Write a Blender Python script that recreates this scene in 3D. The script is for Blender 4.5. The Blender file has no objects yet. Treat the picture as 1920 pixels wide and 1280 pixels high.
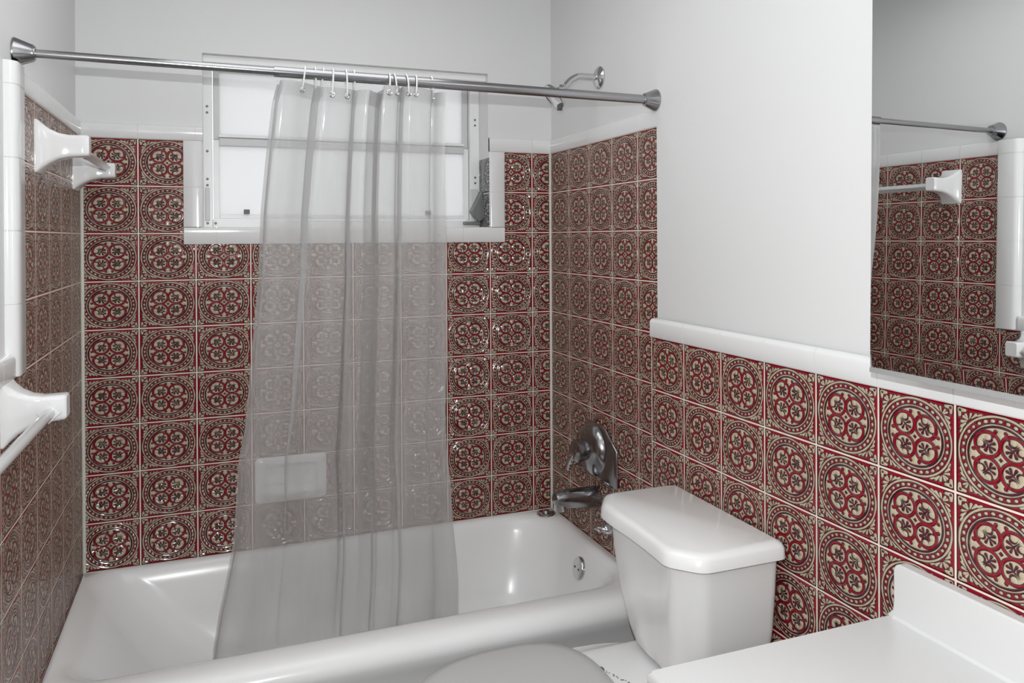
import bpy, bmesh, math, random
from mathutils import Vector, Matrix
random.seed(7)
sc = bpy.context.scene
PI = math.pi

# ------------------------------------------------------------------ camera, world, lights, exposure
T = 0.16                      # one wall tile, width
TH = T * 0.8953               # one wall tile, height
W = 9.4208 * T                # tile face of the right wall (tub zone)
DW = 0.1647 * T               # how far the wainscot stands proud of it
WX = W - DW
ZT = 1.65                     # top of the tiles round the tub
ZW = ZT - 4.0479 * T + 0.069  # top of the wainscot tiles
ZW = 1.0723
RIM = 0.36

cam_d = bpy.data.cameras.new('camera')
cam = bpy.data.objects.new('camera', cam_d)
sc.collection.objects.link(cam)
cam_d.sensor_width = 36.0
cam_d.lens = 1492.1024 / 1920 * 36.0
cam_d.shift_x = (960 - 987.6854) / 1920
cam_d.shift_y = (450.6415 - 640) / 1920
cam_d.clip_start = 0.02
yaw, pit, rol = .3744, -.0032, -.0053
Rz = Matrix(((math.cos(yaw), -math.sin(yaw), 0), (math.sin(yaw), math.cos(yaw), 0), (0, 0, 1)))
Rx = Matrix(((1, 0, 0), (0, math.cos(pit), math.sin(pit)), (0, -math.sin(pit), math.cos(pit))))
Ry = Matrix(((math.cos(rol), 0, math.sin(rol)), (0, 1, 0), (-math.sin(rol), 0, math.cos(rol))))
M = Ry @ Rx @ Rz
right, fwd, up = M[0], M[1], M[2]
rot = Matrix((right, up, -Vector(fwd))).transposed().to_4x4()
CAM = Vector((2.2862 * T, -16.6467 * T, ZT - 1.9109 * T))
cam.matrix_world = Matrix.Translation(CAM) @ rot
sc.camera = cam

sc.view_settings.view_transform = 'Standard'
sc.view_settings.look = 'None'
sc.view_settings.exposure = 0.0
sc.view_settings.gamma = 1.0
sc.view_settings.use_curve_mapping = False

world = bpy.data.worlds.new('daylight')
sc.world = world
world.use_nodes = True
world.node_tree.nodes['Background'].inputs[0].default_value = (0.96, 0.98, 1.0, 1)
world.node_tree.nodes['Background'].inputs[1].default_value = 1.48

def light(name, kind, loc, energy, **kw):
    d = bpy.data.lights.new(name, kind)
    d.energy = energy; d.color = (.972, .992, 1.0)
    for k, v in kw.items(): setattr(d, k, v)
    o = bpy.data.objects.new(name, d)
    sc.collection.objects.link(o)
    o.location = loc
    return o
light('camera_flash', 'POINT', (CAM.x - 0.01, CAM.y + 0.02, CAM.z + 0.105), 54, shadow_soft_size=0.004)
light('ceiling_fill_light', 'AREA', (0.66, -1.05, 2.30), 5.2, shape='RECTANGLE', size=0.8, size_y=1.1)  # added soft ambient fill from overhead, no lamp seen there
vl = light('vanity_lamp_light', 'AREA', (1.365, -1.95, 2.03), 1.0, shape='RECTANGLE', size=0.60, size_y=0.12)
vl.rotation_euler = Vector((-1, .35, -.55)).to_track_quat('-Z', 'Y').to_euler()

# ------------------------------------------------------------------ shader helpers
class E:
    """a scalar socket with arithmetic that writes Math nodes"""
    nt = None
    def __init__(s, v): s.v = v
    @staticmethod
    def op(o, *a, clamp=False):
        n = E.nt.nodes.new('ShaderNodeMath'); n.operation = o; n.use_clamp = clamp
        for i, x in enumerate(a):
            x = x.v if isinstance(x, E) else x
            if isinstance(x, (int, float)): n.inputs[i].default_value = x
            else: E.nt.links.new(x, n.inputs[i])
        return E(n.outputs[0])
    def __add__(s, o): return E.op('ADD', s, o)
    __radd__ = __add__
    def __sub__(s, o): return E.op('SUBTRACT', s, o)
    def __rsub__(s, o): return E.op('SUBTRACT', o, s)
    def __mul__(s, o): return E.op('MULTIPLY', s, o)
    __rmul__ = __mul__
    def __truediv__(s, o): return E.op('DIVIDE', s, o)
def eabs(a): return E.op('ABSOLUTE', a)
def emin(*a):
    r = a[0]
    for b in a[1:]: r = E.op('MINIMUM', r, b)
    return r
def emax(*a):
    r = a[0]
    for b in a[1:]: r = E.op('MAXIMUM', r, b)
    return r
def esqrt(a): return E.op('SQRT', a)
def hyp(a, b): return esqrt(a * a + b * b)
def circ(x, y, cx, cy, r): return hyp(x - cx, y - cy) - r
def cap(x, y, ax, ay, bx, by, r0, r1):
    """tapered capsule from a to b"""
    dx, dy = bx - ax, by - ay
    L = dx * dx + dy * dy
    px, py = x - ax, y - ay
    h = E.op('MULTIPLY', px * dx + py * dy, 1.0 / L, clamp=True)
    return hyp(px - h * dx, py - h * dy) - (h * (r1 - r0) + r0)

def mat(name, col=(.8, .8, .8), rough=.5, metal=0., **kw):
    m = bpy.data.materials.new(name); m.use_nodes = True
    b = m.node_tree.nodes['Principled BSDF']
    b.inputs['Base Color'].default_value = (*col, 1)
    b.inputs['Roughness'].default_value = rough
    b.inputs['Metallic'].default_value = metal
    for k, v in kw.items(): b.inputs[k].default_value = v
    return m
def noisy(m, scale, strength, dist=0.001, detail=3.0, colvar=0.0):
    nt = m.node_tree; b = nt.nodes['Principled BSDF']
    tc = nt.nodes.new('ShaderNodeTexCoord'); n = nt.nodes.new('ShaderNodeTexNoise')
    n.inputs['Scale'].default_value = scale; n.inputs['Detail'].default_value = detail
    nt.links.new(tc.outputs['Object'], n.inputs['Vector'])
    bp = nt.nodes.new('ShaderNodeBump'); bp.inputs['Strength'].default_value = strength
    bp.inputs['Distance'].default_value = dist
    nt.links.new(n.outputs[0], bp.inputs['Height']); nt.links.new(bp.outputs[0], b.inputs['Normal'])
    if colvar:
        r = nt.nodes.new('ShaderNodeValToRGB'); c = b.inputs['Base Color'].default_value[:3]
        r.color_ramp.elements[0].position = .3; r.color_ramp.elements[1].position = .7
        r.color_ramp.elements[0].color = (*[x * (1 - colvar) for x in c], 1)
        r.color_ramp.elements[1].color = (*c, 1)
        nt.links.new(n.outputs[0], r.inputs[0]); nt.links.new(r.outputs[0], b.inputs['Base Color'])
    return m

def tile_material(name, grey=False):
    m = bpy.data.materials.new(name); m.use_nodes = True
    nt = m.node_tree; E.nt = nt; b = nt.nodes['Principled BSDF']; lk = nt.links.new
    uv = nt.nodes.new('ShaderNodeUVMap'); uv.uv_map = 'UVMap'
    sp = nt.nodes.new('ShaderNodeSeparateXYZ'); lk(uv.outputs[0], sp.inputs[0])
    U, V = E(sp.outputs[0]), E(sp.outputs[1])
    x = E.op('FRACT', U) * 2 - 1
    y = E.op('FRACT', V) * 2 - 1
    ax, ay = eabs(x), eabs(y)
    edge = emax(ax, ay)                         # 1 at the joint
    x = x * 1.035; y = y * 1.035; ax = ax * 1.035; ay = ay * 1.035
    u, v = emax(ax, ay), emin(ax, ay)
    r = hyp(x, y)
    s = (u + v) * .70711
    t = (u - v) * .70711
    # rings and the string of beads
    ring1 = eabs(r - .945) - .021
    ring2 = eabs(r - .765) - .011
    n = 32
    fa = E.op('FRACT', E.op('ARCTAN2', y, x) * (n / (2 * PI)) + .5) - .5
    arc = fa * (2 * PI / n * .853)
    bead = (hyp(arc / .043, (r - .850) / .033) - 1) * .036
    # inner disc with the four round medallions
    disc = r - .692
    e = hyp((s - .405) / .97, t) - .282
    ring_m = eabs(e) - .048
    join = circ(u, v, .288, 0, .055)
    knob = cap(u, v, .49, .165, .610, .110, .042, .048)
    star_c = (u + v) - .058
    teeth = cap(u, v, .640, .0, .67, .0, .012, .004)
    lx = (s - .400) / 1.18
    ly = t / 1.18
    crescent = emax(circ(lx, ly, .065, .092, .080), 0 - circ(lx, ly, .100, .104, .062))
    leaf1 = cap(lx, ly, -.02, .01, -.055, .115, .014, .034)
    leaf2 = cap(lx, ly, -.04, .0, -.135, .042, .012, .034)
    stem = cap(lx, ly, -.05, .0, .12, .0, .026, .012)
    strokes = emin(ring_m, join, knob, star_c, crescent, leaf1, leaf2, stem)
    core = emax(disc, 0 - strokes)
    # leaves in the corners
    q = 1.4142 - s
    blob = emax(cap(q, t, .10, .0, .19, .09, .050, .035), 0 - circ(q, t, .115, 0, .034))
    la = cap(q, t, .37, .012, .27, .035, .012, .028)
    lb = cap(q, t, .385, .05, .325, .15, .010, .032)
    lc = cap(q, t, .405, .10, .405, .235, .012, .036)
    ld = cap(q, t, .43, .235, .475, .33, .012, .032)
    corner = emax(emin(blob, la, lb, lc, ld), .985 - r)
    sd = emin(ring1, ring2, bead, core, corner)
    # uneven hand-pressed outline
    nz = nt.nodes.new('ShaderNodeTexNoise'); nz.inputs['Scale'].default_value = 7.0; nz.inputs['Detail'].default_value = 2
    lk(uv.outputs[0], nz.inputs['Vector'])
    wob = (E(nz.outputs[0]) - .5) * .028
    sd = sd + wob
    cream = E.op('MULTIPLY_ADD', sd, -1 / .014, .5, clamp=True)
    dk1 = E.op('MULTIPLY_ADD', sd, -1 / .012, 2.3, clamp=True)
    petals = E.op('MULTIPLY_ADD', emin(crescent, leaf1, leaf2, star_c) + wob, -1 / .02, .9, clamp=True) * .75
    trough = E.op('MULTIPLY_ADD', eabs(r - .722) - .020, -1 / .01, .5, clamp=True) * .9
    dark = emax(dk1 * .95, petals, trough)
    grout = E.op('MULTIPLY_ADD', edge, 1 / .008, -.972 / .008, clamp=True)
    # colours
    nz2 = nt.nodes.new('ShaderNodeTexNoise'); nz2.inputs['Scale'].default_value = 2.3; nz2.inputs['Detail'].default_value = 4
    lk(uv.outputs[0], nz2.inputs['Vector'])
    wn = nt.nodes.new('ShaderNodeTexWhiteNoise'); wn.noise_dimensions = '2D'
    fl = nt.nodes.new('ShaderNodeVectorMath'); fl.operation = 'FLOOR'
    lk(uv.outputs[0], fl.inputs[0]); lk(fl.outputs[0], wn.inputs[0])
    def mix(f, a, c):
        k = nt.nodes.new('ShaderNodeMix'); k.data_type = 'RGBA'
        if isinstance(f, E): lk(f.v, k.inputs[0])
        elif isinstance(f, float): k.inputs[0].default_value = f
        else: lk(f, k.inputs[0])
        for i, z in ((6, a), (7, c)):
            if isinstance(z, tuple): k.inputs[i].default_value = (*z, 1)
            else: lk(z, k.inputs[i])
        return k.outputs[2]
    cr = mix(E(nz2.outputs[0]), (.62, .53, .37), (.41, .345, .245))
    rd = mix(E(nz2.outputs[0]), (.30, .0012, .012), (.18, .001, .012))
    rd = mix(wn.outputs[0], rd, (.24, .0015, .014))
    c = mix(dark, rd, (.030, .008, .016))
    c = mix(cream, c, cr)
    c = mix(grout, c, (.80, .70, .62))
    if grey:
        bw = nt.nodes.new('ShaderNodeRGBToBW'); lk(c, bw.inputs[0]); c = bw.outputs[0]
    lk(c, b.inputs['Base Color'])
    lk((grout * .5 + .16).v, b.inputs['Roughness'])
    b.inputs['IOR'].default_value = 1.55
    soft = E.op('MULTIPLY_ADD', sd, -1 / .085, .5, clamp=True)
    rim_f = E.op('MULTIPLY_ADD', edge, -1 / .03, .972 / .03, clamp=True)
    nz3 = nt.nodes.new('ShaderNodeTexNoise'); nz3.inputs['Scale'].default_value = 5.0; nz3.inputs['Detail'].default_value = 3
    lk(uv.outputs[0], nz3.inputs['Vector'])
    hgt = soft * .8 + rim_f * 1.0 + E(nz3.outputs[0]) * .35
    bp = nt.nodes.new('ShaderNodeBump'); bp.inputs['Strength'].default_value = 1.0; bp.inputs['Distance'].default_value = .0030
    lk(hgt.v, bp.inputs['Height']); lk(bp.outputs[0], b.inputs['Normal'])
    return m

M_TILE = tile_material('patterned_tile')
M_TILEG = tile_material('grey_patterned_tile', grey=True)
M_WALL = noisy(mat('painted_plaster', (.755, .755, .755), .55), 9, .25, .003, 4)
M_CEIL = mat('ceiling_paint', (.50, .50, .50), .7)
M_REAR = mat('low_bounce_wall', (.20, .20, .20), .7)  # unseen front wall; like ceiling and floor, darkened to limit bounced light
M_FLOOR = mat('floor_tile', (.12, .12, .12), .4)
M_TRIM = noisy(mat('white_glazed_tile', (.82, .82, .82), .12), 14, .15, .002, 2)
M_CAULK = mat('caulk', (.74, .72, .66), .6)
M_PORC = noisy(mat('white_porcelain', (.84, .84, .84), .10), 5, .1, .002, 2)
M_TUB = noisy(mat('tub_enamel', (.92, .92, .92), .22), 3, .12, .003, 2)
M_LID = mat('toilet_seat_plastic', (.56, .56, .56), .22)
M_COUNTER = mat('cultured_marble', (.68, .68, .68), .25)
M_CHROME = mat('chrome', (.64, .64, .65), .09, 1.)
M_SATIN = mat('satin_chrome', (.36, .36, .37), .17, 1.)
M_STEEL = noisy(mat('brushed_steel', (.38, .38, .39), .22, 1.), 200, .05)
M_DARK = mat('dark_metal', (.10, .10, .10), .45, .3)
M_OPER = noisy(mat('grey_cast_metal', (.22, .22, .22), .4, .5), 60, .5)
M_RING = mat('clear_plastic_ring', (.72, .72, .72), .2)
M_FRAME = noisy(mat('window_paint', (.88, .88, .88), .35), 30, .1, .001)
M_SASH = mat('sash_aluminium', (.64, .64, .64), .4)
M_BAR = mat('towel_bar_plastic', (.62, .62, .62), .15)
M_CAB = mat('cabinet_paint', (.75, .75, .75), .4)
M_GREY = mat('mirror_channel', (.30, .30, .30), .5)
M_MIRROR = mat('mirror_glass', (.86, .87, .87), .0, 1.)
M_STAIN = mat('stain', (.16, .15, .14), .7)

def glass_pane():
    m = bpy.data.materials.new('frosted_pane'); m.use_nodes = True
    nt = m.node_tree; nt.nodes.clear()
    o = nt.nodes.new('ShaderNodeOutputMaterial'); a = nt.nodes.new('ShaderNodeBsdfTranslucent')
    d = nt.nodes.new('ShaderNodeBsdfDiffuse'); g = nt.nodes.new('ShaderNodeBsdfGlossy')
    a.inputs[0].default_value = (.93, .93, .93, 1); d.inputs[0].default_value = (.85, .85, .85, 1)
    g.inputs['Roughness'].default_value = .35
    x = nt.nodes.new('ShaderNodeMixShader'); x.inputs[0].default_value = .38
    y = nt.nodes.new('ShaderNodeMixShader'); y.inputs[0].default_value = .03
    nt.links.new(a.outputs[0], x.inputs[1]); nt.links.new(d.outputs[0], x.inputs[2])
    nt.links.new(x.outputs[0], y.inputs[1]); nt.links.new(g.outputs[0], y.inputs[2])
    nt.links.new(y.outputs[0], o.inputs[0])
    return m
M_PANE = glass_pane()

def vinyl(name, cloud, col=.70):
    m = bpy.data.materials.new(name); m.use_nodes = True
    nt = m.node_tree; nt.nodes.clear(); lk = nt.links.new
    o = nt.nodes.new('ShaderNodeOutputMaterial')
    tr = nt.nodes.new('ShaderNodeBsdfTransparent'); tr.inputs[0].default_value = (.93, .93, .93, 1)
    d = nt.nodes.new('ShaderNodeBsdfDiffuse'); d.inputs[0].default_value = (col, col, col, 1)
    tl = nt.nodes.new('ShaderNodeBsdfTranslucent'); tl.inputs[0].default_value = (col, col, col, 1)
    g = nt.nodes.new('ShaderNodeBsdfGlossy'); g.inputs['Roughness'].default_value = .05
    lw = nt.nodes.new('ShaderNodeLayerWeight'); lw.inputs['Blend'].default_value = .25
    fr = nt.nodes.new('ShaderNodeFresnel'); fr.inputs[0].default_value = 1.5
    tc = nt.nodes.new('ShaderNodeTexCoord'); nz = nt.nodes.new('ShaderNodeTexNoise')
    nz.inputs['Scale'].default_value = 9; nz.inputs['Detail'].default_value = 2
    lk(tc.outputs['Object'], nz.inputs['Vector'])
    E.nt = nt
    # vinyl seen edge-on lets less through
    mp = nt.nodes.new('ShaderNodeMapping'); mp.inputs['Scale'].default_value = (1, .6, .09)
    lk(tc.outputs['Object'], mp.inputs[0])
    nb = nt.nodes.new('ShaderNodeTexNoise'); nb.inputs['Scale'].default_value = 16; nb.inputs['Detail'].default_value = 3
    lk(mp.outputs[0], nb.inputs['Vector'])
    fac = E.op('ADD', E(lw.outputs['Facing']) * .55 + (E(nb.outputs[0]) - .5) * .28, cloud, clamp=True)
    h = nt.nodes.new('ShaderNodeMixShader'); h.inputs[0].default_value = .45
    lk(d.outputs[0], h.inputs[1]); lk(tl.outputs[0], h.inputs[2])
    a = nt.nodes.new('ShaderNodeMixShader'); lk(fac.v, a.inputs[0]); lk(tr.outputs[0], a.inputs[1]); lk(h.outputs[0], a.inputs[2])
    c = nt.nodes.new('ShaderNodeMixShader'); lk(E.op('MINIMUM', E(fr.outputs[0]) * .55, .22).v, c.inputs[0]); lk(a.outputs[0], c.inputs[1]); lk(g.outputs[0], c.inputs[2])
    bp = nt.nodes.new('ShaderNodeBump'); bp.inputs['Strength'].default_value = .25; bp.inputs['Distance'].default_value = .006
    lk(nz.outputs[0], bp.inputs['Height']); lk(bp.outputs[0], g.inputs['Normal'])
    lk(c.outputs[0], o.inputs[0])
    return m
M_VINYL = vinyl('clear_vinyl', .47)
M_HEM = vinyl('clear_vinyl_hem', .45)

# ------------------------------------------------------------------ mesh helpers
def link(o, parent=None):
    sc.collection.objects.link(o)
    if parent: o.parent = parent
    return o
def obj(name, bm, m, parent=None, smooth=True, bevel=0, seg=3, subsurf=0, angle=40):
    me = bpy.data.meshes.new(name)
    bmesh.ops.recalc_face_normals(bm, faces=bm.faces[:])
    bm.to_mesh(me); bm.free()
    me.materials.append(m)
    o = link(bpy.data.objects.new(name, me), parent)
    if bevel:
        b = o.modifiers.new('bevel', 'BEVEL'); b.width = bevel; b.segments = seg; b.limit_method = 'ANGLE'; b.angle_limit = math.radians(35)
        b.harden_normals = False
    if subsurf:
        s = o.modifiers.new('subsurf', 'SUBSURF'); s.levels = subsurf; s.render_levels = subsurf
    if smooth:
        for p in me.polygons: p.use_smooth = True
        try: me.set_sharp_from_angle(angle=math.radians(angle))
        except Exception: pass
    return o
def thing(name, label, cat, loc=(0, 0, 0), group=None):
    o = link(bpy.data.objects.new(name, None)); o.empty_display_size = .05
    o.location = loc; o['label'] = label; o['category'] = cat
    if group: o['group'] = group
    return o
def tag(o, label, cat, group=None):
    o['label'] = label; o['category'] = cat
    if group: o['group'] = group
    return o
def struct(o): o['kind'] = 'structure'; return o
def adopt(parent, loc):
    """place a thing's base at loc while its parts, modelled in world space, stay put"""
    parent.location = loc
    for c in parent.children: c.matrix_parent_inverse = Matrix.Translation(-Vector(loc))
def box(bm, lo, hi):
    r = bmesh.ops.create_cube(bm, size=1.0)
    c = [(a + b) / 2 for a, b in zip(lo, hi)]; s = [abs(b - a) for a, b in zip(lo, hi)]
    for v in r['verts']: v.co = Vector((v.co.x * s[0] + c[0], v.co.y * s[1] + c[1], v.co.z * s[2] + c[2]))
    return r['verts']
def mbox(*boxes):
    bm = bmesh.new()
    for lo, hi in boxes: box(bm, lo, hi)
    return bm
def frame_of(d):
    d = Vector(d).normalized()
    a = Vector((0, 0, 1)) if abs(d.z) < .9 else Vector((0, 1, 0))
    u = d.cross(a).normalized(); return u, d.cross(u).normalized()
def tube(bm, pts, rad, n=16, caps=True, closed=False):
    pts = [Vector(p) for p in pts]; rings = []
    u = None
    for i, p in enumerate(pts):
        if closed: d = pts[(i + 1) % len(pts)] - pts[i - 1]
        else: d = pts[min(i + 1, len(pts) - 1)] - pts[max(i - 1, 0)]
        d.normalize()
        if u is None: u, w = frame_of(d)
        else: u = (u - d * u.dot(d)).normalized(); w = d.cross(u)
        r = rad[i] if isinstance(rad, (list, tuple)) else rad
        rings.append([bm.verts.new(p + u * (r * math.cos(2 * PI * k / n)) + w * (r * math.sin(2 * PI * k / n))) for k in range(n)])
    m = len(rings)
    for i in range(m if closed else m - 1):
        a, b = rings[i], rings[(i + 1) % m]
        for k in range(n): bm.faces.new((a[k], a[(k + 1) % n], b[(k + 1) % n], b[k]))
    if caps and not closed:
        bm.faces.new(rings[0][::-1]); bm.faces.new(rings[-1])
def lathe(bm, base, axis, prof, n=32):
    """prof: (distance along axis, radius)"""
    axis = Vector(axis).normalized()
    tube_p = [Vector(base) + axis * a for a, r in prof]
    u, w = frame_of(axis); rings = []
    for p, (a, r) in zip(tube_p, prof):
        rings.append([bm.verts.new(p + u * (r * math.cos(2 * PI * k / n)) + w * (r * math.sin(2 * PI * k / n))) for k in range(n)])
    for a, b in zip(rings, rings[1:]):
        for k in range(n): bm.faces.new((a[k], a[(k + 1) % n], b[(k + 1) % n], b[k]))
    bm.faces.new(rings[0][::-1]); bm.faces.new(rings[-1])
def loft(bm, loops, cap0=True, cap1=True):
    R = [[bm.verts.new(p) for p in L] for L in loops]
    for a, b in zip(R, R[1:]):
        n = len(a)
        for k in range(n): bm.faces.new((a[k], a[(k + 1) % n], b[(k + 1) % n], b[k]))
    if cap0: bm.faces.new(R[0][::-1])
    if cap1: bm.faces.new(R[-1])
    return R
def rrect(x0, x1, y0, y1, r, z, n=8):
    """rounded rectangle loop; r one radius or four (x1y1, x0y1, x0y0, x1y0)"""
    if not isinstance(r, (list, tuple)): r = [r] * 4
    out = []
    for i, (sx, sy) in enumerate(((1, 1), (-1, 1), (-1, -1), (1, -1))):
        rr = max(r[i], .0005)
        cx = (x1 - rr) if sx > 0 else (x0 + rr); cy = (y1 - rr) if sy > 0 else (y0 + rr)
        a0 = i * PI / 2
        for k in range(n + 1):
            a = a0 + k * PI / 2 / n
            out.append(Vector((cx + rr * math.cos(a), cy + rr * math.sin(a), z)))
    return out
def smooth_pts(pts, n=6):
    """Catmull-Rom through points"""
    P = [Vector(p) for p in pts]; P = [P[0] * 2 - P[1]] + P + [P[-1] * 2 - P[-2]]
    out = []
    for i in range(1, len(P) - 2):
        for k in range(n):
            t = k / n
            out.append(.5 * ((2 * P[i]) + (P[i + 1] - P[i - 1]) * t + (2 * P[i - 1] - 5 * P[i] + 4 * P[i + 1] - P[i + 2]) * t * t + (-P[i - 1] + 3 * P[i] - 3 * P[i + 1] + P[i + 2]) * t ** 3))
    out.append(P[-2]); return out

def tile_panel(name, rects, axis, plane, thick, uvf, m, parent):
    """thin tiled slabs on a wall; rects are (a0,a1,z0,z1) along the wall"""
    bm = bmesh.new()
    for a0, a1, z0, z1 in rects:
        if axis == 'y': box(bm, (a0, min(plane, plane + thick), z0), (a1, max(plane, plane + thick), z1))
        else: box(bm, (min(plane, plane + thick), a0, z0), (max(plane, plane + thick), a1, z1))
    l = bm.loops.layers.uv.new('UVMap')
    for f in bm.faces:
        for lp in f.loops: lp[l].uv = uvf(lp.vert.co)
    return obj(name, bm, m, parent, smooth=False)

# ------------------------------------------------------------------ the room
YF, HC = -3.45, 2.36
OX0, OX1, OZ0, OZ1 = .335, 1.271, 1.383, 1.925         # window opening
PB = .008                                               # back plaster face
LX = -.012                                              # left plaster face
floor = struct(obj('floor', mbox(((-.2, YF - .1, -.1), (W + .15, .25, 0))), M_FLOOR, smooth=False))
ceiling = struct(obj('ceiling', mbox(((-.2, YF - .1, HC), (W + .15, .25, HC + .1))), M_CEIL, smooth=False))
ho = LX - .15
wb = struct(obj('wall_back', mbox(((ho, PB, 0), (OX0, .24, HC)), ((OX1, PB, 0), (W + .14, .24, HC)),
                                  ((OX0, PB, 0), (OX1, .24, OZ0 - .012)), ((OX0, PB, OZ1), (OX1, .24, HC))), M_WALL, smooth=False))
wl = struct(obj('wall_left', mbox(((ho, YF, 0), (LX, PB, HC))), M_WALL, smooth=False))
wr = struct(obj('wall_right', mbox(((W + .006, -.752, 0), (W + .14, PB, HC)), ((W - .004, YF, 0), (W + .14, -.752, HC))), M_WALL, smooth=False))
wf = struct(obj('wall_front', mbox(((LX, YF - .1, 0), (W + .14, YF, HC))), M_REAR, smooth=False))

A0 = .96 * T                        # first joint on the back wall
uv_b = lambda c: ((c.x - A0) / T + 1, (c.z - ZT) / TH)
tile_panel('tile_panel', [(0, .279, RIM - .005, ZT), (1.328, W, RIM - .005, ZT), (.279, 1.328, RIM - .005, 1.330)], 'y', 0, PB, uv_b, M_TILE, wb)
BL = .9858 * T
uv_l = lambda c: ((-c.y - BL) / T + 1, (c.z - ZT) / TH)
tile_panel('tile_panel', [(-.787, 0, 0.0, ZT), (YF, -.787, 0.0, 1.077)], 'x', 0, LX, uv_l, M_TILE, wl)
BR = .9904 * T
uv_r = lambda c: ((-c.y - BR) / T + 1, (c.z - ZT) / TH)
tile_panel('tile_panel', [(-.750, 0, 0.0, ZT)], 'x', W, .006, uv_r, M_TILE, wr)
BW = 4.7375 * T
uv_w = lambda c: ((-c.y - BW) / T, (c.z - ZW) / TH)
tile_panel('wainscot_tile_panel', [(YF, -BW + .002, 0.0, ZW)], 'x', WX, DW - .004, uv_w, M_TILE, wr)
tile_panel('reveal_tile_panel', [(.002, .122, 1.383, 1.628)], 'x', OX1 - .001, .003, lambda c: ((c.y + .09) / T, (c.z - ZT) / TH + .02), M_TILEG, wb)

def pieces(a0, a1, step, off=0.0):
    """split a run at the tile joints"""
    out = []; cuts = [a0]
    k = math.ceil((a0 - off) / step + 1e-6)
    while off + k * step < a1 - .01:
        if off + k * step > a0 + .01: cuts.append(off + k * step)
        k += 1
    cuts.append(a1)
    return list(zip(cuts, cuts[1:]))
G = .0007
def bull(bm, p0, p1, nrm, out, w, t, r=.008, back=.012):
    """one edging tile from p0 to p1: flat face, the far long edge rolled over"""
    p0, p1, nrm, out = Vector(p0), Vector(p1), Vector(nrm), Vector(out)
    d = (p1 - p0).normalized(); p0 = p0 + d * G; p1 = p1 - d * G
    pr = [(0, -back), (0, t - .001), (.001, t)]
    pr += [(w - r + r * math.sin(a * PI / 10), t - r + r * math.cos(a * PI / 10)) for a in range(6)] + [(w, -back)]
    loft(bm, [[p + out * a + nrm * b for a, b in pr] for p in (p0, p1)])
def runs(name, items, parent):
    bm = bmesh.new(); bg = bmesh.new()
    for cut, p0, p1, nrm, out, w, t, r in items:
        p0, p1 = Vector(p0), Vector(p1); ax = 0 if abs(p1.x - p0.x) > .01 else (1 if abs(p1.y - p0.y) > .01 else 2)
        a, b = sorted((p0[ax], p1[ax]))
        for q0, q1 in pieces(a, b, *cut):
            u, v = p0.copy(), p0.copy(); u[ax] = q0; v[ax] = q1
            bull(bm, u, v, nrm, out, w, t, r)
        u, v = p0.copy(), p0.copy(); u[ax] = a; v[ax] = b
        bull(bg, u, v, nrm, out, w - .002, t - .0016, r * .9)
    o = obj(name, bm, M_TRIM, parent, angle=50)
    obj('border_grout', bg, M_CAULK, o, angle=50)
    return o
BY = (0, -1, 0)
runs('tile_border', [((T, A0), (0, 0, ZT), (OX0, 0, ZT), BY, (0, 0, 1), .045, .004, .009),
                     ((T, A0), (OX1, 0, ZT), (W, 0, ZT), BY, (0, 0, 1), .050, .004, .009),
                     ((T, A0 + .06), (.279, 0, 1.330), (1.328, 0, 1.330), BY, (0, 0, 1), OZ0 - 1.330, .004, .006),
                     ((TH, ZT), (.279, 0, OZ0), (.279, 0, ZT), BY, (1, 0, 0), OX0 - .279, .004, .010),
                     ((TH, ZT), (1.328, 0, OZ0), (1.328, 0, ZT), BY, (-1, 0, 0), .057, .004, .010)], wb)
obj('sill', mbox(((OX0, .003, OZ0 - .012), (OX1, .125, OZ0 - .0005))), M_TRIM, wb)
runs('tile_border', [((T, -BL), (0, -.788, ZT), (0, 0, ZT), (1, 0, 0), (0, 0, 1), .046, .003, .007),
                     ((TH, ZT), (0, -.788, 1.078), (0, -.788, 1.696), (1, 0, 0), (0, -1, 0), .074, .010, .020),
                     ((T, -BL), (0, YF, 1.078), (0, -.862, 1.078), (1, 0, 0), (0, 0, 1), .046, .006, .012)], wl)
runs('tile_border', [((T, -BR), (W, -.752, ZT), (W, 0, ZT), (-1, 0, 0), (0, 0, 1), .048, .003, .006)], wr)
runs('wainscot_border', [((T, -BW), (WX, YF, ZW), (WX, -BW + .004, ZW), (-1, 0, 0), (0, 0, 1), .050, .004, .012)], wr)
# caulked corners
struct(obj('trim_1', mbox(((-.001, -.009, RIM), (.009, .001, ZT))), M_CAULK, bevel=.004))
struct(obj('trim_2', mbox(((W - .008, -.008, RIM), (W + .001, .001, ZT))), M_CAULK, bevel=.004))

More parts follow.
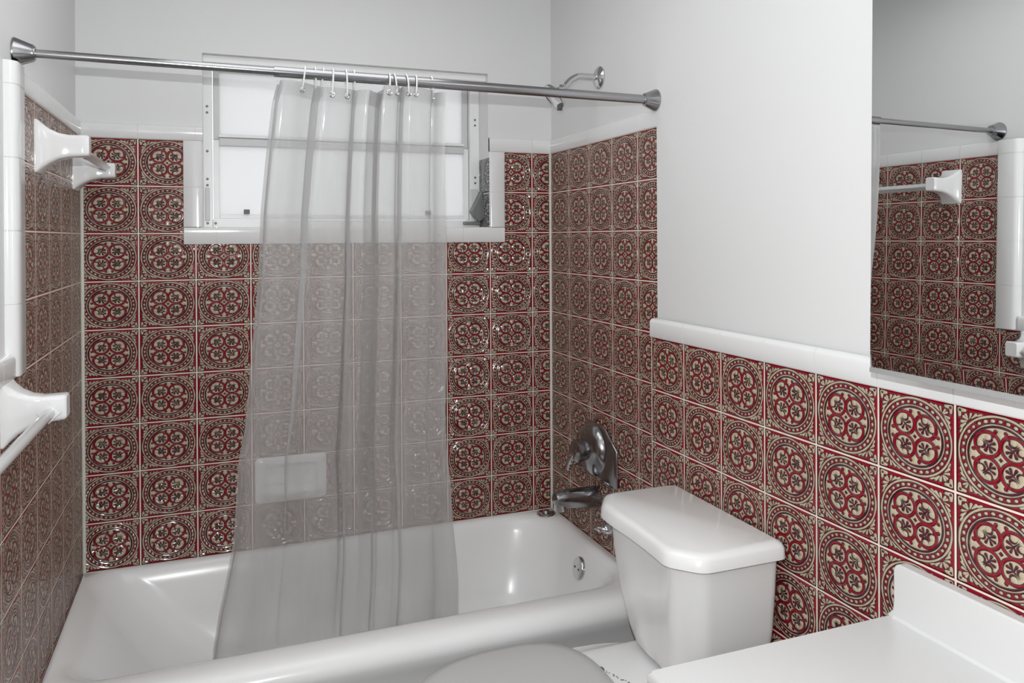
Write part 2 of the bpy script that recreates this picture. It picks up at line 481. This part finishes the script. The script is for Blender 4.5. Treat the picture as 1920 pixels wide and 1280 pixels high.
# ------------------------------------------------------------------ the window
YW = .12
win = struct(link(bpy.data.objects.new('window_1', None)))
IX0, IX1, IZ0, IZ1 = .363, 1.236, 1.410, 1.908
bm = mbox(((OX0 - .001, YW - .012, OZ0), (IX0, YW + .05, OZ1)), ((IX1, YW - .012, OZ0), (OX1 + .0, YW + .05, OZ1)),
          ((IX0, YW - .010, OZ0), (IX1, YW + .05, IZ0)), ((OX0, .030, 1.902), (OX1, YW + .05, OZ1)))
obj('window_frame', bm, M_FRAME, win, bevel=.002)
for z0, z1 in ((1.672, 1.904), (IZ0 + .002, 1.668)):
    y0 = YW + (.006 if z0 < 1.5 else .014)
    s = obj('sash', mbox(((IX0 + .002, y0, z0), (IX0 + .021, y0 + .03, z1)), ((IX1 - .022, y0, z0), (IX1 - .002, y0 + .03, z1)),
                         ((IX0 + .021, y0, z0), (IX1 - .022, y0 + .03, z0 + .014)), ((IX0 + .021, y0, z1 - .012), (IX1 - .022, y0 + .03, z1))),
            M_SASH if z0 > 1.5 else M_FRAME, win, bevel=.0015)
    obj('pane', mbox(((IX0 + .019, y0 + .010, z0 + .012), (IX1 - .020, y0 + .014, z1 - .010))), M_PANE, s, smooth=False)
# meeting rail and lower ledge
obj('meeting_rail', mbox(((IX0 + .020, YW - .002, 1.650), (IX1 - .021, YW + .02, 1.676))), M_SASH, win, bevel=.003)
obj('meeting_rail', mbox(((IX0 + .018, YW - .001, 1.678), (IX1 - .019, YW + .02, 1.688))), M_FRAME, win, bevel=.002)
for x in (.467, 1.081):
    obj('sash_clip', mbox(((x - .009, YW - .004, 1.428), (x + .009, YW + .012, 1.443))), M_DARK, win, bevel=.001)
obj('balance_strip', mbox(((.340, YW - .017, 1.405), (.354, YW - .011, 1.512))), M_SASH, win, bevel=.002)
for x, zs in ((.347, (1.60 + .03, 1.54, 1.52, 1.755, 1.775, 1.397)), (1.254, (1.775, 1.755, 1.565, 1.545)), (.371, (1.397,))):
    for z in zs:
        bm = bmesh.new(); lathe(bm, (x, YW - .010, z), (0, -1, 0), [(0, .0042), (.002, .0042), (.004, .002)], 12)
        obj('screw', bm, M_OPER, win)
# crank operator on the right jamb
bm = bmesh.new()
pl = [(1.266, 1.515), (1.272, 1.480), (1.272, 1.415), (1.255, 1.402), (1.226, 1.440), (1.248, 1.480)]
loft(bm, [[Vector((x, YW - .055, z)) for x, z in pl], [Vector((x, YW - .020, z)) for x, z in pl]])
op = obj('window_operator', bm, M_OPER, win, bevel=.002)
obj('operator_base', mbox(((1.234, YW - .022, 1.430), (1.262, YW - .010, 1.522))), M_SASH, op, bevel=.002)
obj('operator_crank', mbox(((1.200, YW - .05, 1.392), (1.262, YW - .030, 1.404)), ((1.244, YW - .045, 1.398), (1.258, YW - .032, 1.425))), M_OPER, op, bevel=.003)

adopt(win, (.8, YW, OZ0))

# ------------------------------------------------------------------ bathtub
TX0, TX1, TY0, TY1 = .002, W - .002, -.760, -.002
tub = thing('bathtub', 'white enamelled alcove bathtub set between the patterned tile walls', 'bathtub')
bm = bmesh.new()
L = [rrect(TX0, TX1, TY0 + .035, TY1, .004, .0),
     rrect(TX0, TX1, TY0 + .038, TY1, .004, .04),
     rrect(TX0, TX1, TY0 + .040, TY1, .004, .20),
     rrect(TX0, TX1, TY0 + .034, TY1, .004, .245),
     rrect(TX0, TX1, TY0 + .014, TY1, .004, .285),
     rrect(TX0, TX1, TY0 + .003, TY1, .004, .310),
     rrect(TX0, TX1, TY0 + .002, TY1, .004, .326),
     rrect(TX0, TX1, TY0 + .010, TY1, .004, .341),
     rrect(TX0, TX1, TY0 + .024, TY1, .004, .355),
     rrect(TX0 + .001, TX1 - .001, TY0 + .045, TY1 - .001, .006, .3615),
     rrect(TX0 + .012, TX1 - .020, TY0 + .095, TY1 - .010, (.14, .06, .10, .12), .3605),
     rrect(TX0 + .022, TX1 - .034, TY0 + .112, TY1 - .018, (.15, .08, .12, .13), .355),
     rrect(TX0 + .038, TX1 - .042, TY0 + .120, TY1 - .025, (.16, .10, .14, .14), .343),
     rrect(TX0 + .070, TX1 - .050, TY0 + .126, TY1 - .034, (.17, .13, .16, .15), .31),
     rrect(TX0 + .140, TX1 - .070, TY0 + .136, TY1 - .052, (.17, .15, .17, .15), .22),
     rrect(TX0 + .220, TX1 - .090, TY0 + .150, TY1 - .075, (.16, .16, .16, .15), .12),
     rrect(TX0 + .290, TX1 - .120, TY0 + .180, TY1 - .110, (.14, .15, .15, .14), .075),
     rrect(TX0 + .360, TX1 - .180, TY0 + .240, TY1 - .170, (.10, .12, .12, .10), .062)]
loft(bm, L)
obj('basin', bm, M_TUB, tub, angle=80)
bm = bmesh.new(); ax = Vector((-1, 0, .22))
lathe(bm, (1.449, -.355, .286), ax, [(-.006, .036), (.004, .036), (.009, .033), (.011, .025), (.011, .003)], 32)
ov = obj('overflow_plate', bm, M_CHROME, tub); ov['label'] = 'round chrome overflow plate'
for dy in (-.014, .014):
    bm = bmesh.new(); lathe(bm, Vector((1.449, -.355 + dy, .286)) + ax.normalized() * .010, ax, [(0, .004), (.003, .003)], 10)
    obj('screw', bm, M_DARK, ov)
adopt(tub, (.75, -.38, 0))

dr = thing('drain_strainer', 'small round chrome ring lying on the back corner of the tub rim', 'strainer')
bm = bmesh.new(); lathe(bm, (1.462, -.048, .3612), (0, 0, 1), [(0, .034), (.004, .033), (.007, .026), (.0045, .020), (.0045, .002)], 32)
obj('rim_ring', bm, M_CHROME, dr)
bm = bmesh.new(); lathe(bm, (1.462, -.048, .365), (0, 0, 1), [(0, .012), (.006, .012), (.009, .009)], 20)
obj('center_knob', bm, M_CHROME, dr)
adopt(dr, (1.462, -.048, .3612))

# spout
sp_ = thing('tub_spout', 'chrome tub spout sticking out below the shower valve', 'spout')
bm = bmesh.new()
ys, zs = -.372, .515
loops = []
for x, rz, ry, dz in ((W + .001, .030, .030, 0), (W - .012, .030, .030, 0), (W - .05, .029, .029, .002), (W - .10, .026, .027, .006), (W - .135, .023, .025, .008), (W - .150, .018, .021, .008), (W - .155, .010, .012, .008)):
    rz *= 1.14; ry *= 1.12
    loops.append([Vector((x, ys + ry * math.cos(a * PI / 12), zs + dz + rz * math.sin(a * PI / 12))) for a in range(24)])
loft(bm, loops); obj('spout_body', bm, M_SATIN, sp_)
bm = bmesh.new(); lathe(bm, (W - .132, ys, .512), (0, 0, -1), [(0, .021), (.022, .020), (.026, .018), (.026, .014), (.010, .013)], 24)
obj('nozzle', bm, M_CHROME, sp_)
adopt(sp_, (W, ys, zs))

# shower valve
sv = thing('shower_valve', 'chrome shower valve with large plate and lever on the tiled wall', 'faucet')
cy, cz = -.372, .662
bm = bmesh.new()
def octo(s, x, c=.085):
    hy, hz = .142 * s, .088 * s; c *= s
    return [Vector((x, cy + a, cz + b)) for a, b in ((hy, hz - c * .7), (hy - c, hz), (-hy + c, hz), (-hy, hz - c * .7), (-hy, -hz), (hy, -hz))]
loft(bm, [octo(1, W + .001), octo(1, W - .006), octo(.93, W - .012)])
obj('escutcheon', bm, M_SATIN, sv, bevel=.003)
bm = bmesh.new(); lathe(bm, (W - .010, cy + .008, cz + .004), (-1, 0, 0), [(0, .086), (.010, .084), (.022, .074), (.032, .055), (.038, .034), (.040, .028)], 40)
obj('dome', bm, M_SATIN, sv)
bm = bmesh.new(); lathe(bm, (W - .046, cy + .008, cz + .004), (-1, 0, 0), [(0, .034), (.016, .038), (.030, .036), (.038, .026), (.040, .004)], 28)
hn = obj('handle', bm, M_SATIN, sv)
bm = bmesh.new(); tube(bm, smooth_pts([(W - .070, cy + .008, cz), (W - .078, cy + .022, cz - .022), (W - .080, cy + .040, cz - .045), (W - .080, cy + .052, cz - .066)], 5), [.013] * 4 + [.011] * 4 + [.009] * 4 + [.008] * 3 + [.006], 14)
obj('lever', bm, M_CHROME, hn)
adopt(sv, (W, cy, cz))

# shower arm and head
sh = thing('shower_fixture', 'chrome shower arm and head high on the right wall behind the curtain rod', 'shower')
fy, fz = -.388, 1.853
bm = bmesh.new(); lathe(bm, (W + .007, fy, fz), (-1, 0, 0), [(0, .036), (.006, .036), (.012, .030), (.018, .018), (.020, .0125)], 32)
obj('wall_flange', bm, M_CHROME, sh)
bm = bmesh.new(); ap = smooth_pts([(W, fy, fz), (1.465, fy, fz), (1.435, fy, fz - .002), (1.405, fy, fz - .020), (1.385, fy, fz - .048)], 6)
tube(bm, ap, .0105, 18); obj('shower_arm', bm, M_CHROME, sh)
bm = bmesh.new(); hd = Vector((-.75, 0, -.66)).normalized()
b0 = Vector((1.386, fy, fz - .040))
lathe(bm, b0, hd, [(0, .013), (.003, .016), (.011, .016), (.014, .013), (.017, .016), (.026, .022), (.036, .040), (.040, .044), (.047, .044), (.050, .040), (.047, .034), (.047, .003)], 32)
hdo = obj('head_bell', bm, M_CHROME, sh)
bm = mbox(((1.366, fy - .006, 1.742), (1.380, fy + .006, 1.760)))
obj('spray_lever', bm, M_DARK, hdo, bevel=.001)
adopt(sh, (W, fy, fz))

# ------------------------------------------------------------------ curtain rod
RA, RB = Vector((LX, -.772, 1.7285)), Vector((W - .004, -.747, 1.7225))
dr_ = (RB - RA).normalized()
rod = thing('curtain_rod', 'brushed steel tension rod spanning the tub from wall to wall', 'curtain rod')
mid = RA.lerp(RB, .507 / (RB.x - RA.x))
bm = bmesh.new(); tube(bm, [RA + dr_ * .01, mid + dr_ * .03], .0088, 24); obj('inner_tube', bm, M_STEEL, rod)
bm = bmesh.new(); tube(bm, [mid, RB - dr_ * .01], .0122, 24); obj('outer_tube', bm, M_STEEL, rod)
for p, s in ((RA, 1), (RB, -1)):
    bm = bmesh.new(); lathe(bm, p, dr_ * s, [(0, .0300), (.003, .0300), (.004, .0295), (.033, .0180), (.036, .0175), (.0365, .0150), (.039, .0142)], 32)
    obj('end_flange', bm, M_STEEL, rod)
adopt(rod, tuple(RA))
def rod_at(x): return RA.lerp(RB, (x - RA.x) / (RB.x - RA.x))

# ------------------------------------------------------------------ curtain
TAB = [(1.735, .504, .899), (1.705, .504, .899), (1.66, .493, .898), (1.53, .479, .901), (1.405, .468, .906), (1.25, .463, .914), (1.03, .444, .920),
       (.90, .434, .921), (.80, .416, .927), (.70, .411, .941), (.60, .404, .950), (.50, .386, .964), (.42, .370, .972), (.34, .358, .975), (.15, .345, .980)]
def lr(z):
    for (z0, a0, b0), (z1, a1, b1) in zip(TAB, TAB[1:]):
        if z >= z1:
            f = min(max((z0 - z) / (z0 - z1), 0), 1); return a0 + (a1 - a0) * f, b0 + (b1 - b0) * f
    return TAB[-1][1:]
ZTOP, ZBOT = 1.699, .17
NF = 5.6
def curtain_point(s, w):
    top = ZTOP + .006 * math.sin(s * 9.0 + 1.2) - .010 * math.exp(-((s - .55) / .08) ** 2) + .009 * s
    z = top + (ZBOT - top) * w
    l, r_ = lr(z)
    drift = .16 * math.sin(2 * PI * 1.3 * s + 2.0 * w) * w
    ph = 2 * PI * (NF * s + .22 * math.sin(2 * PI * s * 1.4 + .8) + drift)
    env = math.sin(PI * min(max(s, 0), 1)) ** .35
    k = 1 - .75 * w
    k = 1 - .55 * w ** 1.5
    wx = (.078 * (.75 + .35 * math.sin(6 * s + 1)) * math.sin(ph + .9) * k + .014 * math.sin(2.6 * ph + 1) * k + .020 * math.sin(7 * s + 3.5 * w + 1) * w) * env
    x = l + (r_ - l) * (s + wx)
    A = (.028 + .012 * math.sin(11 * s + 2)) * (1 - .70 * w ** 1.5) + .010 * w * math.sin(9 * w + 6 * s)
    yb = -.757 + (1.70 - z) / 1.34 * .145
    if w > .9: yb += (w - .9) * .10
    sag = .020 * math.exp(-((s - .45) / .16) ** 2 - ((w - .86) / .06) ** 2)
    y = yb + A * (math.sin(ph) + .9 * min(1.0, w * 1.3)) + sag
    return Vector((x, y, z))
cur = thing('shower_curtain', 'clear vinyl shower curtain gathered in the middle, hanging into the tub', 'curtain')
NS, NWD = 300, 110
def sheet(w0, w1, nw, off=0.0):
    bm = bmesh.new(); g = []
    for j in range(nw + 1):
        w = w0 + (w1 - w0) * j / nw
        g.append([bm.verts.new(curtain_point(i / NS, w) + Vector((0, off, 0))) for i in range(NS + 1)])
    for a, b in zip(g, g[1:]):
        for i in range(NS): bm.faces.new((a[i], a[i + 1], b[i + 1], b[i]))
    return bm
obj('curtain_sheet', sheet(0, 1, NWD), M_VINYL, cur, angle=180)
obj('top_hem', sheet(0, .022, 4, -.0014), M_HEM, cur, angle=180)
# twelve hooks; each grommet sits where its hook hangs
ring0 = None; seats = []
TX = [.558, .590, .600, .625, .661, .679, .757, .777, .807, .824, .874]
for tx in TX:
    s0 = (tx - .504) / .395
    s = min((s0 + d * .004 for d in range(-30, 31)), key=lambda q: abs(curtain_point(q, .0105).x - tx) + abs(q - s0) * .05)
    g = curtain_point(s, .0105)
    bm = bmesh.new()
    n0 = (curtain_point(s + .004, .0105) - curtain_point(s - .004, .0105)).cross(Vector((0, 0, 1))).normalized()
    u, w_ = frame_of(n0)
    tube(bm, [g + (u * math.cos(a * PI / 8) + w_ * math.sin(a * PI / 8)) * .0055 for a in range(16)], .0026, 8, closed=True)
    obj('grommet', bm, M_CHROME, cur)
    seats.append(g)
adopt(cur, (.70, -.76, ZTOP))
def ring_mesh(g, tx):
    top = rod_at(tx); bm = bmesh.new(); pts = []
    zt = top.z + .0168; zb = g.z
    for a in range(28):
        t = 2 * PI * a / 28
        c, s_ = math.cos(t), math.sin(t)
        f = (c + 1) / 2
        z = zb + (zt - zb) * f
        wid = .0170 * (.30 + .70 * f ** .6) if f > 0 else .004
        pts.append((g.x + (tx - g.x) * f, g.y + (top.y - g.y) * f ** .7 + wid * s_, z))
    tube(bm, pts, .0020, 8, closed=True); return bm
words_ = ['leftmost', 'second from left', 'third from left', 'fourth from left', 'fifth from left', 'middle one', 'fifth from right',
          'fourth from right', 'third from right', 'second from right', 'rightmost']
for k, g in enumerate(seats):
    tx = TX[k] + [.006, -.004, .006, .002, -.004, -.003, .003, -.006, -.006, .001, -.010][k]
    o = obj('curtain_ring', ring_mesh(g, tx), M_RING)
    tag(o, 'clear plastic curtain ring on the rod, ' + words_[k] + ' of the eleven', 'curtain ring', 'clear rings holding the shower curtain')

# ------------------------------------------------------------------ porcelain towel bars on the left wall
def bracket(y, z, reach=.103, h=.118, wy=.075, parent=None):
    """flared ceramic bracket growing out of the wall"""
    bm = bmesh.new(); loops = []
    for f, a, b in ((0, 1, 1), (.04, 1, 1), (.12, .86, .88), (.25, .66, .74), (.42, .50, .62), (.62, .42, .54), (.85, .41, .52), (.97, .40, .50), (1.0, .34, .44)):
        hz, hy = h / 2 * a, wy / 2 * b
        Lp = rrect(-hy, hy, -hz, hz, min(hy, hz) * (.12 if f < .1 else .35), 0, 4)
        loops.append([Vector((-.0005 + reach * f, y + p.x, z + p.y + (.006 * f))) for p in Lp])
    loft(bm, loops)
    return obj('bracket', bm, M_PORC, parent, angle=35)
tb = thing('towel_bar', 'short white ceramic towel bar inside the tub, high on the left wall', 'towel bar', group=None)
bracket(-.605, 1.553, .104, .118, .080, tb); bracket(-.100, 1.538, .104, .104, .080, tb)
bm = mbox(((-.0095, -.095, -.0095), (.0095, .405, .0095)))
bmesh.ops.rotate(bm, verts=bm.verts, cent=(0, 0, 0), matrix=Matrix.Rotation(PI / 4, 3, 'Y'))
bmesh.ops.translate(bm, verts=bm.verts, vec=(.080, -.500, 1.552))
obj('bar', bm, M_BAR, tb, bevel=.002)
adopt(tb, (0, -.35, 1.55))
tb2 = thing('towel_bar', 'white ceramic towel bar outside the tub, low on the left wall', 'towel bar')
bracket(-.915, 1.021, .103, .118, .085, tb2); bracket(-1.56, 1.021, .103, .118, .085, tb2)
bm = bmesh.new(); tube(bm, [(.078, -.90, 1.022), (.078, -1.57, 1.022)], .0095, 16)
obj('bar', bm, M_BAR, tb2)
bm = mbox(((-.014, -.958, -.014), (.014, -.955, .014)))
bmesh.ops.rotate(bm, verts=bm.verts, cent=(0, 0, 0), matrix=Matrix.Rotation(PI / 4, 3, 'Y'))
bmesh.ops.translate(bm, verts=bm.verts, vec=(.077, 0, 1.022))
obj('bar_socket', bm, M_PORC, tb2)
adopt(tb2, (0, -1.2, 1.02))

# soap dish behind the curtain
sd_ = thing('soap_dish', 'white ceramic soap dish on the back wall behind the curtain', 'soap dish')
bm = bmesh.new()
def face_loop(x0, x1, z0, z1, r, y): return [Vector((p.x, y, p.y)) for p in rrect(x0, x1, z0, z1, r, 0, 5)]
loft(bm, [face_loop(.482, .702, .508, .650, .012, .001), face_loop(.482, .702, .508, .650, .012, -.010), face_loop(.490, .694, .516, .642, .012, -.016),
          face_loop(.510, .674, .534, .626, .012, -.016), face_loop(.516, .668, .540, .620, .010, -.006)])
obj('back_plate', bm, M_PORC, sd_)
bm = bmesh.new()
loft(bm, [rrect(.512, .672, -.060, -.004, .02, .530), rrect(.506, .678, -.072, -.004, .024, .548), rrect(.514, .670, -.064, -.006, .02, .548), rrect(.520, .664, -.056, -.008, .016, .538)])
obj('tray', bm, M_PORC, sd_)
adopt(sd_, (.592, 0, .53))

# ------------------------------------------------------------------ toilet
to = thing('toilet', 'white two-piece toilet with closed lid beside the tub', 'toilet')
def tank_loop(z, x0, x1, y0, y1, ch, sag=.006, r=.02):
    """plan outline, front toward -x, with chamfered front corners and a slightly hollow front"""
    P = [(x1, y1), (x0 + ch * .75, y1), (x0 + .010, y1 - ch), (x0 + sag, y1 - ch - .06), (x0 + sag * 1.4, (y0 + y1) / 2), (x0 + sag, y0 + ch + .06), (x0, y0 + ch * .85), (x0 + ch * .75, y0), (x1, y0)]
    out = []
    n = len(P)
    for i in range(n):
        a, b, c = Vector(P[i - 1]), Vector(P[i]), Vector(P[(i + 1) % n])
        rr = min(r, (a - b).length * .45, (c - b).length * .45)
        p0 = b + (a - b).normalized() * rr; p1 = b + (c - b).normalized() * rr
        for k in range(5):
            t = k / 4; q = p0.lerp(b, t).lerp(b.lerp(p1, t), t); out.append(Vector((q.x, q.y, z)))
    return out
xb = 1.462
bm = bmesh.new()
loft(bm, [tank_loop(.395, 1.272, xb - .004, -1.250, -1.000, .05), tank_loop(.41, 1.258, xb - .002, -1.268, -.985, .055), tank_loop(.45, 1.248, xb, -1.284, -.965, .06),
          tank_loop(.52, 1.240, xb, -1.298, -.940, .06), tank_loop(.60, 1.234, xb, -1.306, -.925, .06), tank_loop(.681, 1.229, xb, -1.312, -.915, .06)])
obj('tank', bm, M_PORC, to, angle=60)
bm = bmesh.new()
lw = dict(x1=xb + .004)
loft(bm, [tank_loop(.676, 1.214, xb + .003, -1.327, -.895, .068), tank_loop(.679, 1.209, xb + .005, -1.332, -.890, .070), tank_loop(.700, 1.211, xb + .005, -1.330, -.892, .070),
          tank_loop(.708, 1.217, xb + .002, -1.324, -.898, .068), tank_loop(.712, 1.230, xb - .006, -1.312, -.910, .062)])
obj('tank_lid', bm, M_PORC, to, angle=60)
bm = bmesh.new(); lathe(bm, (1.232, -.985, .655), (-1, 0, 0), [(0, .012), (.010, .011), (.014, .009)], 20)
fl = obj('flush_lever', bm, M_CHROME, to); fl['label'] = 'chrome flush lever'
bm = bmesh.new(); tube(bm, smooth_pts([(1.222, -.985, .655), (1.216, -.980, .654), (1.212, -.970, .653), (1.211, -.958, .652)], 5), .006, 12)
obj('lever_arm', bm, M_CHROME, fl)
TYC = -1.118
def egg(z, x0, x1, hw, y=TYC, n=48, sq=2.0):
    """elongated seat outline: round front at x0, squarer back at x1"""
    cx = x0 + (x1 - x0) * .56; out = []
    for k in range(n):
        a = 2 * PI * k / n; c, s_ = math.cos(a), math.sin(a)
        if c > 0: px = cx + (x1 - cx) * abs(c) ** .62; py = hw * (1 if s_ > 0 else -1) * abs(s_) ** .80
        else: px = cx - (cx - x0) * abs(c); py = hw * (1 if s_ > 0 else -1) * abs(s_) ** .96
        out.append(Vector((px, y + py, z)))
    return out
bm = bmesh.new()
loft(bm, [egg(.0, .86, 1.42, .105), egg(.03, .855, 1.42, .108), egg(.10, .87, 1.40, .098), egg(.18, .84, 1.40, .105), egg(.26, .775, 1.40, .14), egg(.33, .740, 1.40, .170), egg(.362, .732, 1.38, .178), egg(.370, .738, 1.36, .174)])
obj('bowl', bm, M_PORC, to)
bm = bmesh.new()
loft(bm, [rrect(1.12, 1.455, TYC - .115, TYC + .115, .03, .26), rrect(1.12, 1.458, TYC - .125, TYC + .125, .03, .34), rrect(1.12, 1.458, TYC - .128, TYC + .128, .03, .378), rrect(1.125, 1.454, TYC - .124, TYC + .124, .03, .384), rrect(1.13, 1.45, TYC - .12, TYC + .12, .03, .385)])
dk = obj('deck', bm, M_PORC, to)
random.seed(3)
bm = bmesh.new()
for i in range(16):
    t = i / 15; x = 1.165 + .035 * t + random.uniform(-.003, .003); y = -1.085 - .085 * t + random.uniform(-.003, .003)
    lathe(bm, (x, y, .3845), (0, 0, 1), [(0, random.uniform(.0018, .0042)), (.0012, .0008)], 8)
obj('rust_mark', bm, M_STAIN, dk)
bm = bmesh.new(); loft(bm, [egg(.372, .722, 1.152, .182), egg(.374, .718, 1.156, .186), egg(.384, .718, 1.156, .186), egg(.387, .723, 1.152, .182)])
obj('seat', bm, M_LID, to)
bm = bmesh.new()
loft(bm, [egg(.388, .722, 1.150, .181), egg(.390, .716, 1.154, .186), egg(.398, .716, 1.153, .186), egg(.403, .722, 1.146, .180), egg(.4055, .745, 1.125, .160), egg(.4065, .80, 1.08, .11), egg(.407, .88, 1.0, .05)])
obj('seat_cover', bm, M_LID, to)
for dy in (-.038, .038):
    bm = bmesh.new(); loft(bm, [rrect(1.150, 1.166, TYC + dy - .008, TYC + dy + .008, .004, .380, 4), rrect(1.150, 1.166, TYC + dy - .008, TYC + dy + .008, .004, .3875, 4), rrect(1.153, 1.163, TYC + dy - .005, TYC + dy + .005, .003, .389, 4)])
    hc = obj('hinge_bolt', bm, M_OPER, to); hc['label'] = 'small dark hinge bolt'
adopt(to, (1.15, TYC, 0))

# ------------------------------------------------------------------ vanity
ct = thing('vanity_countertop', 'white vanity countertop with short backsplash in the lower right corner', 'countertop')
CZ, CY1, CX0 = .684, -1.600, .975
bm = bmesh.new()
loft(bm, [rrect(CX0 + .006, WX - .004, -2.40, CY1 - .006, .004, CZ - .034, 4), rrect(CX0, WX - .004, -2.40, CY1, .005, CZ - .026, 4), rrect(CX0, WX - .004, -2.40, CY1, .006, CZ - .006, 4), rrect(CX0 + .005, WX - .004, -2.40, CY1 - .005, .006, CZ, 4)])
obj('countertop', bm, M_COUNTER, ct)
# backsplash profile in y-z with a rounded shoulder and a coved foot
prof = [(-2.40, CZ - .002), (CY1 + .003, CZ - .002), (CY1 - .003, CZ + .004), (CY1 - .012, CZ + .014)]
prof += [(CY1 - .014, CZ + .030), (CY1 - .014, .766)]
for k in range(1, 6):
    a = k * PI / 10; prof.append((CY1 - .014 - .014 * (1 - math.cos(a)), .766 + .014 * math.sin(a)))
prof.append((-2.40, .780))
bm = bmesh.new(); loft(bm, [[Vector((1.456, y, z)) for y, z in prof], [Vector((WX - .003, y, z)) for y, z in prof]])
obj('backsplash', bm, M_COUNTER, ct, bevel=.003)
bm = bmesh.new(); tube(bm, [(1.457, CY1 - .016, CZ), (1.457, -2.40, CZ)], .006, 12)
obj('cove', bm, M_COUNTER, ct)
adopt(ct, (1.2, -2.0, CZ - .034))
vc = thing('vanity_cabinet', 'white vanity cabinet under the countertop', 'cabinet')
obj('cabinet_body', mbox(((CX0 + .02, -2.38, .0), (WX - .004, CY1 - .02, CZ - .034))), M_CAB, vc, bevel=.002)
dd = obj('door', mbox(((CX0 + .002, -2.34, .10), (CX0 + .02, CY1 - .05, CZ - .07))), M_CAB, vc, bevel=.003)
bm = bmesh.new(); lathe(bm, (CX0 + .002, -1.70, .45), (-1, 0, 0), [(0, .006), (.012, .006), (.016, .014), (.024, .012)], 16)
obj('knob', bm, M_CHROME, dd)
adopt(vc, (1.2, -2.0, 0))

# ------------------------------------------------------------------ mirrored medicine cabinet
mc = thing('medicine_cabinet', 'mirrored wall cabinet hung on the right wall above the countertop', 'mirror cabinet')
n_ = Vector((-.99990386, .00103075, .01382766)).normalized(); o_ = Vector((1.38651, -1.5, 1.4))
def on_mirror(y, z, d=0.0):
    x = o_.x - (n_.y * (y - o_.y) + n_.z * (z - o_.z)) / n_.x
    return Vector((x, y, z)) + n_ * d
MY0, MY1, MZ0, MZ1 = -2.30, -1.638, 1.124, 1.86
def slab(y0, y1, z0, z1, d0, d1):
    bm = bmesh.new()
    a = [on_mirror(y, z, d0) for y, z in ((y0, z0), (y1, z0), (y1, z1), (y0, z1))]
    b = [on_mirror(y, z, d1) for y, z in ((y0, z0), (y1, z0), (y1, z1), (y0, z1))]
    loft(bm, [a, b]); return bm
bm = bmesh.new()
a = [on_mirror(y, z, -.006) for y, z in ((MY0, MZ0 - .004), (MY1 - .004, MZ0 - .004), (MY1 - .004, MZ1), (MY0, MZ1))]
b = [Vector((W - .005, p.y, p.z)) for p in a]
loft(bm, [a, b]); obj('cabinet_box', bm, M_CAB, mc, smooth=False)
mr = obj('mirror_door', slab(MY0, MY1, MZ0 + .024, MZ1, -.0055, 0), M_MIRROR, mc, smooth=False)
# bevelled lower edge of the glass and the metal channel under it
bm = bmesh.new()
a = [on_mirror(y, z, d) for y, z, d in ((MY0, MZ0 + .002, -.0011), (MY1, MZ0 + .002, -.0011), (MY1, MZ0 + .024, 0), (MY0, MZ0 + .024, 0))]
b = [on_mirror(y, z, -.0055) for y, z in ((MY0, MZ0 + .002), (MY1, MZ0 + .002), (MY1, MZ0 + .024), (MY0, MZ0 + .024))]
loft(bm, [a, b]); obj('mirror_bevel', bm, M_MIRROR, mr, smooth=False)
obj('bottom_channel', slab(MY0, MY1, MZ0 - .006, MZ0 + .002, -.006, .0012), M_GREY, mc, smooth=False)
adopt(mc, (1.44, -1.97, MZ0))

# added housing, out of view, for the soft overhead fill
lt = thing('fill_light_housing', 'flat white housing added overhead for the fill light, out of view', 'ceiling light')
obj('fixture_body', mbox(((.26, -1.60, HC - .045), (1.06, -.50, HC))), M_CAB, lt, bevel=.005)
adopt(lt, (.66, -1.05, HC))

vf = thing('vanity_light', 'white light bar on the wall above the mirrored cabinet', 'wall light')
obj('fixture_body', mbox(((1.395, -2.27, 1.97), (W - .005, -1.63, 2.09))), M_CAB, vf, bevel=.005)
adopt(vf, (1.45, -1.95, 2.03))
